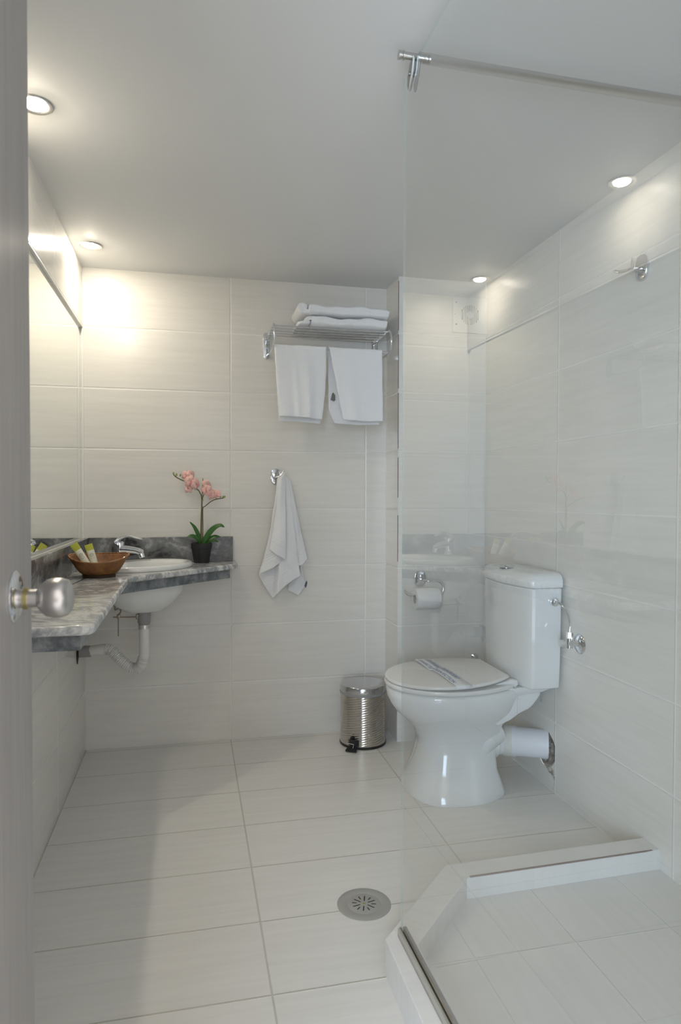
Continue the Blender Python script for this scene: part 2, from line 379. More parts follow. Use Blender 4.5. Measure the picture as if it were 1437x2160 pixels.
# ================================================================ SHOWER KERB AND SCREEN
mb = MB()
def kerbloops(z): 
    o_ = [(.895, YF)]+SH; i_ = [(.963, YF)]+SI
    return [(x, y, z) for x, y in o_], [(x, y, z) for x, y in i_]
ot, it = kerbloops(.085); ob, ib = kerbloops(0.0)
for a, b in ((ob, ot), (ot, it), (it, ib)):
    for i in range(3): 
        q = [a[i], a[i+1], b[i+1], b[i]]; vs = [mb.bm.verts.new(p) for p in q]; fc = mb.bm.faces.new(vs)
        d_ = (Vector(a[i+1])-Vector(a[i])).normalized()
        for l in fc.loops: l[mb.uv].uv = (l.vert.co.dot(d_), l.vert.co.z+.3*l.vert.co.y)
bmesh.ops.remove_doubles(mb.bm, verts=mb.bm.verts, dist=.0005)
kerb = mb.build('shower_kerb', M_PLAIN, base=(1.1, -1.6, 0), smooth=0, label='low white tiled kerb with a slanted corner around the shower floor', cat='shower kerb',
    mods=[('BEVEL', dict(width=.0025, segments=2))])
mb = MB(); mb.prism([(1.19, .0842), (1.40, .0838), (1.74, .0838), (1.765, .0855), (1.40, .0862), (1.19, .0862)], 'y', -1.4185, -1.4125)
for v in mb.bm.verts: v.co.y += (v.co.x-1.18)*.0262
mb.build('open_joint', mat('brown_joint_filler', (.30, .24, .22), .8), kerb, smooth=0)

GX0, GSL = .9365, -.022       # glass line x = GX0 + GSL*(y+1.61)
def gx(y): return GX0+GSL*(y+1.61)
scr = thing('shower_screen', (GX0, -2.2, .085), 'tall clear glass shower screen with a steel support bar, standing on the kerb', 'shower screen')
G0, G1 = -1.605, YF+.01
def strip(mb, y0, y1, z0, z1, dx0, dx1):
    return mb.loft([[(gx(y)+dx0, y, z0), (gx(y)+dx1, y, z0), (gx(y)+dx1, y, z1), (gx(y)+dx0, y, z1)] for y in (y0, y1)])
mb = MB(); strip(mb, G0, G1, .095, 2.062, -.003, .003)
mb.bm.faces.ensure_lookup_table(); bmesh.ops.recalc_face_normals(mb.bm, faces=mb.bm.faces)
for f in mb.bm.faces:
    if abs(f.normal.x) < .7: f.material_index = 1
mb.build('glass_pane', [M_GLASS, M_GEDGE], scr, smooth=0)
mb = MB(); strip(mb, G0-.003, G1, .0852, .104, -.0105, -.0045); strip(mb, G0-.003, G1, .0852, .103, .0105, .0125); strip(mb, G0-.003, G1, .0852, .088, -.0105, .0125)
ch = mb.build('bottom_channel', M_ALU, scr, smooth=0, label='aluminium channel with black seal')
mb = MB(); strip(mb, G0-.001, G1, .088, .1035, .0042, .0056); strip(mb, G0-.001, G1, .088, .1055, -.0044, -.0042+.0001); strip(mb, G0-.001, G1, .088, .1046, .0032, .0104)
mb.build('gasket', M_BLACK, ch, smooth=0)
RY, RZ = -1.672, 2.070
mb = MB(); mb.cyl((.945, RY, RZ), (XR, RY, RZ-.012), .0115); mb.cyl((.905, RY, RZ), (.946, RY, RZ), .0075)
mb.lathe([(.0, -.002), (.0095, 0), (.0095, .004), (.007, .005), (.007, .008), (.0095, .009), (.0095, .013), (0, .013)], (.899, RY, RZ), (1, 0, 0), 24)
mb.build('support_bar', M_STEEL, scr, label='satin steel bar running to the right wall')
mb = MB()
for sx_ in (-1, 1):
    x0 = gx(RY)+sx_*.0045; 
    mb.prism([(RY-.012, RZ-.004), (RY+.010, RZ-.006), (RY+.028, RZ-.028), (RY+.030, RZ-.044), (RY+.022, RZ-.062), (RY+.012, RZ-.050), (RY-.004, RZ-.030)], 'x', x0, x0+sx_*.005, .001)
mb.cyl((gx(RY)-.012, RY+.012, RZ-.030), (gx(RY)+.012, RY+.012, RZ-.030), .0045, seg=16)
mb.build('glass_clamp', mat('dull_cast_steel', (.36, .36, .35), .38, 1), scr)

# ================================================================ CEILING LIGHTS
def downlight(x, y, label):
    t = thing('downlight', (x, y, H), label, 'ceiling light', 'recessed ceiling spotlights over the counter')
    MB().lathe([(.0275, 0.0), (.044, 0.0), (.0448, -.002), (.0425, -.0045), (.036, -.0046), (.0285, -.001), (.0275, .0)], (x, y, H-.0002), (0, 0, 1), 48, cap=False).build('ring', M_STEEL, t)
    MB().lathe([(.0, -.0108), (.010, -.0102), (.019, -.0078), (.0250, -.0040), (.027, .0)], (x, y, H-.0004), (0, 0, 1), 32, cap=False).build('lens', M_LENS, t)
    return t
downlight(.072, -.275, 'small round lit ceiling spotlight in the back left corner')
downlight(.074, -1.245, 'small round lit ceiling spotlight partly hidden by the open door')

# ================================================================ MIRROR
MB().box((-.0135, YM+.002, .9325), (-.0095, -.002, 1.8405)).build('mirror', M_MIRROR, smooth=0, label='large wall mirror above the counter, set into the tiles', cat='mirror')

# ================================================================ COUNTER
ct = thing('marble_counter', (.2, -.6, .757), 'grey and white marble corner counter holding the washbasin', 'counter')
CZ = .82
SC = Vector((.272, -.238)); SA, SB = .213, .162      # basin centre and half axes (long axis along x=y)
Q = PI/4
mb = MB(); bm = mb.bm
edge = [(.001, -.001), (.656, -.001), (.656, -.105), (.640, -.155), (.245, -.545), (.238, -.575), (.243, -1.475), (.235, -1.495), (.215, -1.502), (.001, -1.502)]
hole = [(p[0], p[1]) for p in sup(SC.x, SC.y, SA-.02, SB-.02, 2, 0, 40, Q)]
ev = []
for lp in (edge, hole):
    vs = [bm.verts.new((x, y, CZ)) for x, y in lp]
    for i in range(len(vs)): ev.append(bm.edges.new((vs[i], vs[(i+1) % len(vs)])))
r = bmesh.ops.triangle_fill(bm, use_beauty=True, edges=ev, normal=(0, 0, 1))
g = bmesh.ops.extrude_face_region(bm, geom=[f for f in bm.faces])
for v in [e for e in g['geom'] if isinstance(e, bmesh.types.BMVert)]: v.co.z -= .023
mb.build('countertop', M_MARB, ct, smooth=30, mods=[('BEVEL', dict(width=.007, segments=3, limit_method='ANGLE', angle_limit=math.radians(60)))])
mb = MB()
ap = [(.622, -.003), (.622, -.13), (.218, -.535), (.208, -.56), (.208, -1.465), (.003, -1.465)]
ai = [(.600, -.003), (.600, -.12), (.198, -.525), (.186, -.56), (.186, -1.443), (.003, -1.443)]
for a, b in zip(range(5), range(1, 6)):
    l1 = [(*ap[a], .757), (*ap[a], .7972), (*ai[a], .7972), (*ai[a], .757)]; l2 = [(*ap[b], .757), (*ap[b], .7972), (*ai[b], .7972), (*ai[b], .757)]
    mb.loft([l1, l2], cap=True)
bmesh.ops.remove_doubles(mb.bm, verts=mb.bm.verts, dist=.0004)
mb.build('apron', M_MARBA, ct, smooth=0)
MB().box((.0205, -.020, CZ), (.641, -.001, .932), .0012).build('upstand', M_MARBG, ct, smooth=0)
MB().box((.001, -1.50, CZ), (.0205, -.001, .9305), .0012).build('upstand', M_MARBG, ct, smooth=0)

# ================================================================ WASHBASIN
ws = thing('washbasin', (SC.x, SC.y, CZ), 'oval white ceramic washbasin sunk into the corner counter', 'washbasin')
mb = MB()
def bs(k, z, n=2, dx=0, dy=0, ka=None): return sup(SC.x+dx, SC.y+dy, SA*k, SB*(ka or k), n, z, 64, Q)
fx, fy = .012, -.012
loops = [bs(.90, CZ-.01), bs(.905, CZ+.0008), bs(1.0, CZ+.0008), bs(1.012, CZ+.008), bs(1.005, CZ+.016), bs(.97, CZ+.021), bs(.91, CZ+.021, dx=.002, dy=-.002),
    bs(.85, CZ+.018, dx=fx, dy=fy, ka=.74), bs(.80, CZ+.004, dx=fx, dy=fy, ka=.68), bs(.76, CZ-.03, dx=fx, dy=fy, ka=.64), bs(.66, CZ-.09, dx=fx*.8, dy=fy*.8, ka=.56), bs(.45, CZ-.125, dx=fx*.5, dy=fy*.5, ka=.38), bs(.12, CZ-.135, ka=.14), bs(.11, CZ-.15, ka=.13),
    ]
mb.loft(loops, cap=False)
under = [bs(.90, CZ-.01), bs(.885, CZ-.05), bs(.80, CZ-.10), bs(.62, CZ-.145, ka=.60), bs(.42, CZ-.172, ka=.42), bs(.26, CZ-.178, ka=.30), bs(.12, CZ-.178, ka=.15), bs(.11, CZ-.15, ka=.13)]
mb.loft(under, cap=False)
bmesh.ops.remove_doubles(mb.bm, verts=mb.bm.verts, dist=.0003)
mb.build('basin', M_CERAM, ws, smooth=50)
MB().lathe([(0, .004), (.012, .004), (.02, .002), (.021, 0), (.0, -.002)][::-1], (SC.x, SC.y, CZ-.134), (0, 0, 1), 24).build('plug', M_CHROME, ws)

# faucet
FX, FY = .162, -.150; FD = Vector((.82, -.57, 0)).normalized(); FB = Vector((FX, FY, CZ+.0212))
fa = thing('basin_mixer_tap', FB, 'chrome single lever mixer tap at the back corner of the washbasin', 'tap')
mb = MB(); mb.lathe([(.0, 0), (.025, 0), (.0255, .004), (.022, .008), (.0205, .030), (.0215, .055), (.023, .068), (.021, .078), (.012, .083), (0, .084)], FB, seg=32)
mb.build('body', M_CHROME, fa)
sp = [FB+Vector((0, 0, .050)), FB+FD*.03+Vector((0, 0, .051)), FB+FD*.065+Vector((0, 0, .049)), FB+FD*.095+Vector((0, 0, .046)), FB+FD*.115+Vector((0, 0, .040))]
MB().tube(smoothpath(sp, 5), [.0165-.0035*min(1, i/14) for i in range(21)], 20).build('spout', M_CHROME, fa)
e = FB+FD*.112+Vector((0, 0, .034)); MB().cyl(e+Vector((.002, -.001, 0)), e+Vector((.006, -.004, -.014)), .0125, .012, 20).build('aerator', M_CHROME, fa)
lp = smoothpath([FB+FD*-.012+Vector((0, 0, .080)), FB+FD*.01+Vector((0, 0, .098)), FB+FD*.05+Vector((0, 0, .106)), FB+FD*.088+Vector((0, 0, .100)), FB+FD*.115+Vector((0, 0, .095))], 5)
S_ = FD.cross(Vector((0, 0, 1)))
mb = MB(); mb.loft([[p+S_*wd*math.cos(t)+Vector((0, 0, 1))*th*math.sin(t) for t in [2*PI*k/12 for k in range(12)]] for p, wd, th in
    [(lp[i], .017-.009*(i/20), .011-.008*(i/20)**.7) for i in range(len(lp))]]); mb.build('lever', M_CHROME, fa)

# drain trap under the basin
DT = Vector((.268, -.245, .60))
tr = thing('drain_trap', (DT.x, DT.y, .40), 'white corrugated drain pipe hanging below the washbasin and bending to the left wall', 'drain pipe')
MB().lathe([(.0, .0), (.0215, .0), (.0225, .004), (.026, .008), (.0275, .052), (.0, .052)], (DT.x, DT.y, .589), seg=32).build('waste_cup', M_GREYP, tr, label='grey plastic waste cup')
MB().lathe([(.0, .0), (.0235, .0), (.0235, .016), (.0, .016)], (DT.x, DT.y, .573), seg=24).build('coupling_nut', M_ALU, tr)
path = smoothpath([(DT.x, DT.y, .574), (DT.x, DT.y, .50), (DT.x-.002, DT.y, .455), (DT.x-.017, DT.y+.004, .418), (DT.x-.045, DT.y+.010, .407), (DT.x-.085, DT.y+.02, .432), (DT.x-.115, DT.y+.03, .463), (DT.x-.145, DT.y+.04, .484), (DT.x-.19, DT.y+.05, .482), (.045, DT.y+.062, .475)], 26)
rs = []
for i, p in enumerate(path):
    t = i/(len(path)-1); cor = 1 if .22 < t < .80 else 0
    rs.append(.0200+cor*(.0024*math.sin(i*2*PI/4.4)+.0016))
MB().tube(path, rs, 20).build('flexible_hose', M_PVCW, tr)
MB().cyl((.008, -.183, .4745), (.052, -.183, .4745), .0235).build('wall_coupling', M_GREYP, tr)
mb = MB(); mb.prism([(-.215, .505), (-.16, .507), (-.157, .455), (-.175, .44), (-.19, .425), (-.205, .442), (-.213, .47)], 'x', .0004, .003); mb.build('wall_gap_shade', M_DARK, tr, smooth=0)  # dark plate on the tiles, coloured as the shade in the gap round the pipe
mb = MB(); mb.cyl((.17, -.275, .550), (.17, -.275, .640), .0022, seg=8); mb.cyl((.150, -.278, .628), (.245, -.255, .622), .0026, seg=8); mb.box((.164, -.283, .622), (.178, -.267, .638), .002)
mb.tube(smoothpath([(.172, -.275, .638), (.180, -.272, .65), (.170, -.27, .662), (.158, -.27, .655), (.156, -.27, .668), (.150, -.27, .68)], 5), .003, 8); mb.box((.236, -.262, .612), (.246, -.244, .634), .003)
mb.build('plug_linkage', M_DKMET, tr, label='dark metal pop-up rods')

# ================================================================ BASKET AND TOILETRIES
BC = Vector((.130, -.525, CZ))
bk = thing('wicker_basket', BC, 'shallow brown wicker basket on the marble counter', 'basket')
def rimz(t): return .070+.010*math.sin(t)+.006*math.cos(2*t)
mb = MB(); NB = 312; rows = []
prof = [(.0, .010), (.035, .0095), (.056, .010), (.061, .014)]
for r_, h in prof: rows.append([(BC.x+r_*math.cos(2*PI*k/NB), BC.y+r_*.9*math.sin(2*PI*k/NB), CZ+h) for k in range(NB)])
NR = 16
for i in range(1, NR+1):
    t = i/NR; row = []
    for k in range(NB):
        a = 2*PI*k/NB; r_ = .061+.041*t**.8+(.0017*math.sin(52*a+(PI if i % 2 else 0)))
        row.append((BC.x+r_*math.cos(a), BC.y+r_*.88*math.sin(a), CZ+.014+(rimz(a)-.014)*t))
    rows.append(row)
mb.loft(rows, cap=False)
mb.build('bowl', M_WICK, bk, smooth=60, mods=[('SOLIDIFY', dict(thickness=.003, offset=1))])
for ph in (0,):
    mb = MB()
    for q in range(3):
        pth = []
        for k in range(145):
            a = 2*PI*k/144; w_ = 2*PI*q/3+a*36
            r_ = .1035+.0022*math.cos(w_); pth.append((BC.x+r_*math.cos(a), BC.y+r_*.88*math.sin(a), CZ+rimz(a)+.0025+.0022*math.sin(w_)))
        mb.tube(pth, .0019, 6)
    mb.build('braided_rim', M_WICK, bk)
MB().lathe([(.050, 0.0005), (.057, .0005), (.058, .010), (.051, .010), (.050, .0005)], BC, seg=64, sy=.9, cap=False).build('foot', mat('dark_wicker_foot', (.05, .025, .01), .5), bk)
def toiletry(base, top, wid, label):
    b, t = Vector(base), Vector(top); ax = (t-b).normalized(); sd = ax.cross(Vector((0.15, -1, 0))).normalized(); nn = ax.cross(sd).normalized()*-1
    if nn.y > 0: nn = -nn
    L = (t-b).length; o = thing('toiletry_tube', base, label, 'toiletry tube', 'sample tubes in the wicker basket')
    def ring(h, a, d): return [b+ax*h+sd*a*math.cos(2*PI*k/24)+nn*d*math.sin(2*PI*k/24) for k in range(24)]
    MB().loft([ring(.0, wid*.8, wid*.8), ring(L*.05, wid*.95, wid*.9), ring(L*.5, wid, wid*.55), ring(L*.78, wid*1.05, wid*.2)]).build('tube_body', M_TUBE, o)
    MB().loft([ring(L*.775, wid*1.06, wid*.21), ring(L*.98, wid*1.1, .0012), ring(L, wid*1.1, .0010)]).build('crimped_end', M_TUBEG, o, smooth=30, label='lime green crimped end')
    # round printed emblem with three dark text lines
    mb = MB(); c = b+ax*L*.56
    def pt(u, v): return c+sd*u+ax*v+nn*(wid*(.47-.35*max(0, v/L)*1.6)+.0018)*math.sqrt(max(.05, 1-(u/(wid*1.02))**2))
    for k in range(20):
        a, a2 = 2*PI*k/20, 2*PI*(k+1)/20; ra, rb = wid*.42, wid*.50
        mb.bm.faces.new([mb.bm.verts.new(pt(r_*math.cos(x), r_*math.sin(x)+.004)) for r_, x in ((ra, a), (rb, a), (rb, a2), (ra, a2))])
    for v, w2 in ((.004, .25), (-.008, .5), (-.011, .35)):
        mb.bm.faces.new([mb.bm.verts.new(pt(u, v+dv)) for u, dv in ((-wid*w2, 0), (wid*w2, 0), (wid*w2, .0011), (-wid*w2, .0011))])
    mb.build('printed_emblem', mat('olive_print', (.22, .22, .12), .5), o, smooth=0)
    return o
toiletry((.105, -.515, .838), (.040, -.505, .9385), .0125, 'pale green tube leaning out over the left rim of the basket')
toiletry((.118, -.49, .838), (.087, -.482, .935), .0130, 'cream tube with a round emblem, standing upright in the basket')

# ================================================================ ORCHID
OC = Vector((.501, -.064, CZ))
oc = thing('potted_orchid', OC, 'artificial pink orchid in a black pot on the right end of the counter', 'plant')
MB().lathe([(.0, .0005), (.033, .0005), (.0335, .003), (.0425, .062), (.0455, .064), (.0465, .086), (.0445, .087), (.043, .080), (.0, .078)], OC, seg=48).build('flower_pot', M_POT, oc)
MB().tube([(.502, -.064, .895), (.5015, -.064, .97), (.504, -.064, 1.11), (.508, -.064, 1.193)], .0026, 8).build('stake', M_STAKE, oc)
OY = -.064
def st(name, pts, r): MB().tube(smoothpath([(x, y, z) for x, y, z in pts], 5), r, 8).build(name, M_STEM, oc)
st('stem', [(.497, OY-.004, .895), (.499, OY-.006, 1.0), (.502, OY-.005, 1.10), (.494, OY-.006, 1.13), (.484, OY-.008, 1.143), (.464, OY-.012, 1.152), (.441, OY-.014, 1.175), (.417, OY-.01, 1.184), (.394, OY-.01, 1.196), (.382, OY-.01, 1.208)], .0022)
st('stem', [(.506, OY-.004, .895), (.507, OY-.004, .98), (.507, OY-.004, 1.058), (.516, OY-.006, 1.069), (.546, OY-.012, 1.093), (.571, OY-.014, 1.102), (.597, OY-.014, 1.106)], .0020)
st('stem', [(.504, OY-.004, 1.095), (.509, OY-.008, 1.115), (.518, OY-.012, 1.135), (.526, OY-.014, 1.160)], .0016)
MB().lathe([(0, 0), (.0055, .001), (.0055, .006), (0, .007)], (.504, OY-.003, 1.092), seg=12).build('clip', M_BUD, oc)
def leaf(pts, wid):
    p = smoothpath(pts, 6); n = len(p); mb = MB(); rows = []
    for i, c in enumerate(p):
        t = i/(n-1); w_ = wid*(math.sin(PI*min(1, (t*.86+.14)))**.75)*(1 if t < .98 else .2)+.0006
        tg = (p[min(i+1, n-1)]-p[max(0, i-1)]).normalized(); sd = tg.cross(Vector((0, -.75, .66))).normalized(); up = sd.cross(tg).normalized()
        rows.append([c+sd*w_*u+up*(abs(u)**1.5*w_*.28) for u in (-1, -.6, -.2, 0, .2, .6, 1)])
    mb.grid(rows); mb.build('leaf', M_LEAF, oc, smooth=60, mods=[('SOLIDIFY', dict(thickness=.0014))])
leaf([(.500, OY-.003, .897), (.490, OY-.008, .935), (.472, OY-.014, .975), (.451, OY-.020, 1.002)], .0085)
leaf([(.499, OY-.006, .897), (.482, OY-.020, .928), (.458, OY-.028, .940), (.436, OY-.03, .932)], .0095)
leaf([(.505, OY-.004, .897), (.524, OY-.012, .935), (.552, OY-.020, .970), (.580, OY-.026, .985), (.600, OY-.030, .978)], .0125)
leaf([(.505, OY+.004, .897), (.530, OY+.008, .918), (.558, OY+.010, .934), (.585, OY+.01, .933)], .0095)
leaf([(.507, OY+.002, .899), (.53, OY-.01, .912), (.555, OY-.016, .918), (.575, OY-.018, .912)], .006)
random.seed(21)
def blossom(c, s, tilt, yaw):
    s *= 1.3; c = Vector(c); M = Matrix.Rotation(yaw, 3, 'Z') @ Matrix.Rotation(tilt, 3, 'Y')
    mb = MB()
    for a, w_, l_ in ((0, .22, .58), (72*PI/180, .32, .58), (-72*PI/180, .32, .58), (140*PI/180, .20, .55), (-140*PI/180, .20, .55)):
        rows = []
        for i in range(7):
            t = i/6; ww = w_*s*math.sin(PI*(.12+.83*t))**.8; dep = -.10*s*math.sin(PI*t)+.12*s*t*t
            cx_ = Vector((math.sin(a)*l_*s*t, 0, math.cos(a)*l_*s*t)); sd = Vector((math.cos(a), 0, -math.sin(a)))
            rows.append([c + M @ (cx_+sd*ww*u+Vector((0, dep+.06*s*abs(u)+(.03*s*math.sin(5*u+i)), 0))) for u in (-1, -.5, 0, .5, 1)])
        mb.grid(rows)
    bl = mb.build('blossom', M_PETAL, oc, smooth=80, mods=[('SOLIDIFY', dict(thickness=.0007))])
    m2 = MB(); m2.ball(c+M @ Vector((0, -.10*s, -.05*s)), .075*s, (1, 1, .8), 10); m2.ball(c+M @ Vector((0, -.16*s, -.16*s)), .07*s, (1.2, .6, 1), 10)
    m2.build('lip', M_LIP, bl)
blossom((.437, OY-.012, 1.203), .034, .5, -.3); blossom((.457, OY-.010, 1.207), .030, -.4, .6); blossom((.455, OY-.022, 1.178), .040, .2, .1)
blossom((.478, OY-.018, 1.166), .036, -.7, .7); blossom((.446, OY-.016, 1.146), .026, 2.6, -.2)
blossom((.524, OY-.012, 1.164), .032, .3, .5); blossom((.521, OY-.020, 1.143), .034, -.2, -.3); blossom((.542, OY-.020, 1.124), .036, .9, .2); blossom((.567, OY-.018, 1.122), .030, -.5, -.6)
for x, z, r_ in ((.382, 1.213, .0052), (.394, 1.207, .0058), (.411, 1.205, .005), (.583, 1.114, .0055), (.595, 1.110, .005), (.602, 1.112, .0045)):
    MB().ball((x, OY-.012, z), r_, (.8, .8, 1.25), 12).build('bud', M_BUD, oc)

# ================================================================ TOWEL RACK AND TOWELS
rk = thing('towel_rack', (1.05, 0, 1.74), 'chrome towel shelf with a lower rail on the back wall', 'towel rack')
XL, XRR = .800, 1.312
for x in (XL-.006, XRR-.004):
    mb = MB(); mb.prism([(x+u*.015, 1.802+v) for u, v in ((-1, -.045), (-.7, -.056), (0, -.06), (.7, -.056), (1, -.045), (1, .045), (.7, .056), (0, .06), (-.7, .056), (-1, .045))], 'y', -.0005, -.007, .0015)
    pl = mb.build('wall_plate', M_CHROME, rk)
    mb = MB()
    for z in (1.835, 1.802): mb.ball((x, -.008, z), .0065, (1, .6, 1), 12)
    mb.build('screw', M_STEEL, pl)
for x in (XL, XRR):
    p = smoothpath([(x, -.006, 1.762), (x, -.05, 1.756), (x, -.12, 1.748), (x, -.20, 1.748), (x, -.244, 1.758), (x, -.262, 1.785), (x, -.262, 1.812), (x, -.245, 1.838), (x, -.215, 1.848), (x, -.12, 1.846), (x, -.03, 1.844)], 5)
    p2 = [(x, -.03, 1.844), (x, -.006, 1.822)]
    mb = MB(); mb.tube(p, .0042, 10); mb.tube(p2, .0042, 10); mb.build('side_loop', M_CHROME, rk)
for y in (-.030, -.075, -.12, -.165, -.21): MB().cyl((XL, y, 1.8445), (XRR, y, 1.8445), .0042, seg=12).build('shelf_bar', M_CHROME, rk)
MB().cyl((XL, -.222, 1.7515), (XRR, -.222, 1.7515), .0042, seg=12).build('hanging_rail', M_CHROME, rk)

def fuzz(v, a=.0018, s=26): return Vector(v)+Vector(noise.noise_vector(Vector(v)*s))*a
def hung(name_label, xl, xr, zf, zb, seed, fl=None, bl=None, fr=None, folds=()):
    """towel folded over the rail; xl/xr edges at top and bottom; fl(t), bl(t) left edges of the front and back flap"""
    y0, zt, rad = -.222, 1.7590, .010
    rows = []; path = []
    N = 26
    for i in range(N+1): t = i/N; path.append(('b', 1-t, y0+rad+.004+.002*(1-t), zb+(zt-rad-zb)*t))
    for i in range(1, 8): a = PI*i/8; path.append(('t', 0, y0+rad*math.cos(a), zt-rad+.0+rad*math.sin(a)))
    for i in range(N+1): t = i/N; path.append(('f', t, y0-rad-.006*t, zt-rad-(zt-rad-zf)*t))
    for kd, t, y, z in path:
        row = []
        a = xl(t) if kd != 'b' else (bl or xl)(t)
        if kd == 'f' and fl: a = fl(t)
        b = (fr or xr)(t) if kd == 'f' else xr(t)-(.010*t if kd == 'b' else 0)
        for k in range(29):
            u = k/28; x = a+(b-a)*u; w_ = .0045*t*math.sin(u*7+seed)+.003*t*math.sin(u*15+seed*2)
            for fx_, fa_, fw in folds: w_ -= fa_*t*math.exp(-((u-fx_-.08*t)/fw)**2)
            edge_ = .006*(max(0, abs(u-.5)*2-.93)/.07)
            row.append(fuzz((x, y+(w_ if kd == 'f' else .3*w_)+edge_*(1 if kd == 'f' else -1)*.5, z+.005*t*math.sin(u*3+seed)*(1 if kd != 't' else 0))))
        rows.append(row)
    mb = MB(); mb.grid(rows)
    return mb.build('hanging_towel', M_TOWEL, label=name_label, cat='towel', group='white towels on the chrome rack', smooth=80, base=(xl(0)+.11, y0, zb),
        mods=[('SOLIDIFY', dict(thickness=.0065, offset=0)), ('SUBSURF', dict(levels=1, render_levels=1))])
lin = lambda a, b: (lambda t: a+(b-a)*t)
hung('white terry towel hanging on the left half of the rack rail', lin(.803, .826), lin(1.029, 1.017), 1.449, 1.432, 1.0, folds=((.35, .007, .05), (.62, .009, .07)), bl=lambda t: .806+.020*t, fr=lambda t: 1.029+.006*math.sin(PI*t)-.018*t)
h2 = hung('white towel with a slanting left edge, on the right half of the rack rail', lin(1.040, 1.070), lin(1.281, 1.283), 1.447, 1.434, 3.1, fl=lambda t: 1.043+.058*t, bl=lambda t: 1.040+.004*t+(.026*max(0, t-.8)/.2), folds=((.5, .006, .12),))
mb = MB(); mb.prism([(1.052, 1.536), (1.058, 1.562), (1.063, 1.568), (1.071, 1.556), (1.072, 1.534), (1.064, 1.530)], 'y', -.2135, -.2155); mb.build('care_label', M_TAG, h2, smooth=0, label='small grey care label')

def folded(label, x0, x1, y0, y1, z0, z1, curl, seed):
    """plump folded towel: rounded body, with the rolled fold showing at its left end"""
    mb = MB(); loops = []; NX = 44; ym, zm = (y0+y1)/2, (z0+z1)/2; hy, hz = (y1-y0)/2, (z1-z0)/2
    for i in range(NX+1):
        t = i/NX; x = x0+(x1-x0)*t
        k = min(1, ((t+.004)/.035)**.5) * min(1, ((1.004-t)/.03)**.5)
        sag = .0035*math.sin(t*9+seed)+.002*math.sin(t*23+seed*3)
        loop = []
        for q in range(56):
            a = 2*PI*q/56; c, s_ = math.cos(a), math.sin(a)
            yy = hy*math.copysign(abs(c)**.45, c)*(.985+.015*k); zz = hz*math.copysign(abs(s_)**.55, s_)*(.55+.45*k)
            crease = .0035*math.exp(-((s_-.05)/.16)**2) if c < -.2 else 0      # seam between the layers along the front
            loop.append(fuzz((x+.002*math.sin(a*3), ym+yy+crease*(.6+.4*math.sin(x*30)), zm+zz+(sag if s_ > 0 else .15*sag)), .003, 20))
        loops.append(loop)
    mb.loft(loops)
    p = smoothpath([(x, 0, z) for x, z in curl], 8); th = .0062
    up, dn = [], []
    for k, c in enumerate(p):
        tg = (p[min(k+1, len(p)-1)]-p[max(0, k-1)]).normalized(); nn = Vector((-tg.z, 0, tg.x)); up.append(c+nn*th); dn.append(c-nn*th)
    ring = up+list(reversed(dn))
    mb.loft([[fuzz((v.x, y, v.z), .0022, 26) for v in ring] for y in [y0+.006+(y1-y0-.012)*k/14 for k in range(15)]])
    return mb.build('folded_towel', M_TOWEL, label=label, cat='towel', group='white towels on the chrome rack', smooth=80, mods=[('SUBSURF', dict(levels=1, render_levels=1))])
folded('folded white towel lying on the rack, lower of the two', .960, 1.306, -.240, -.030, 1.8495, 1.8935, [(1.00, 1.884), (.957, 1.884), (.944, 1.878), (.944, 1.870), (.955, 1.864), (.935, 1.860), (.915, 1.858), (.905, 1.856)], 1)
folded('folded white towel on top of the other on the rack', .948, 1.318, -.232, -.034, 1.8975, 1.9455, [(1.0, 1.905), (.938, 1.905), (.920, 1.909), (.910, 1.923), (.917, 1.938), (.934, 1.942), (.944, 1.932), (.938, 1.921), (.928, 1.923)], 2)

# hooks
hk = thing('towel_hook', (.838, 0, 1.17), 'small chrome wall hook on the back wall holding the hand towel', 'hook')
def barrel(cx, cz, a, b, n=24): return [(cx+a*math.copysign(abs(math.cos(t))**.5, math.cos(t))*(1-.16*abs(math.sin(t))), cz+b*math.copysign(abs(math.sin(t))**.55, math.sin(t))) for t in [2*PI*k/n for k in range(n)]]
mb = MB(); mb.prism(barrel(.837, 1.206, .0245, .035), 'y', -.0005, -.010, .004); mb.build('back_plate', M_CHROME, hk)
mb = MB(); mb.tube(smoothpath([(.828, -.009, 1.196), (.828, -.030, 1.194), (.832, -.040, 1.200)], 4), .006, 10); mb.tube(smoothpath([(.832, -.038, 1.199), (.850, -.046, 1.206), (.864, -.048, 1.222), (.868, -.047, 1.232)], 5), .0042, 10); mb.tube(smoothpath([(.830, -.038, 1.199), (.820, -.05, 1.200), (.812, -.056, 1.214)], 5), .0042, 10)
mb.build('prong', M_CHROME, hk)

hk = thing('robe_hook', (XR, -1.29, 1.765), 'chrome double hook high on the right wall behind the glass', 'hook')
mb = MB(); mb.prism(barrel(-1.298, 1.803, .027, .038), 'x', XR-.0005, XR-.010, .004); mb.build('back_plate', M_CHROME, hk)
mb = MB(); mb.cyl((XR-.009, -1.298, 1.800), (XR-.040, -1.298, 1.799), .0065, .0055, 12)
mb.tube(smoothpath([(XR-.038, -1.298, 1.799), (XR-.048, -1.285, 1.796), (XR-.056, -1.262, 1.798), (XR-.060, -1.245, 1.806)], 5), [.005]*15+[.004], 10)
mb.build('prong', M_CHROME, hk)
MB().tube(smoothpath([(XR-.038, -1.298, 1.799), (XR-.046, -1.308, 1.802), (XR-.052, -1.318, 1.812), (XR-.054, -1.322, 1.822)], 5), .0044, 10).build('prong', M_CHROME, hk)

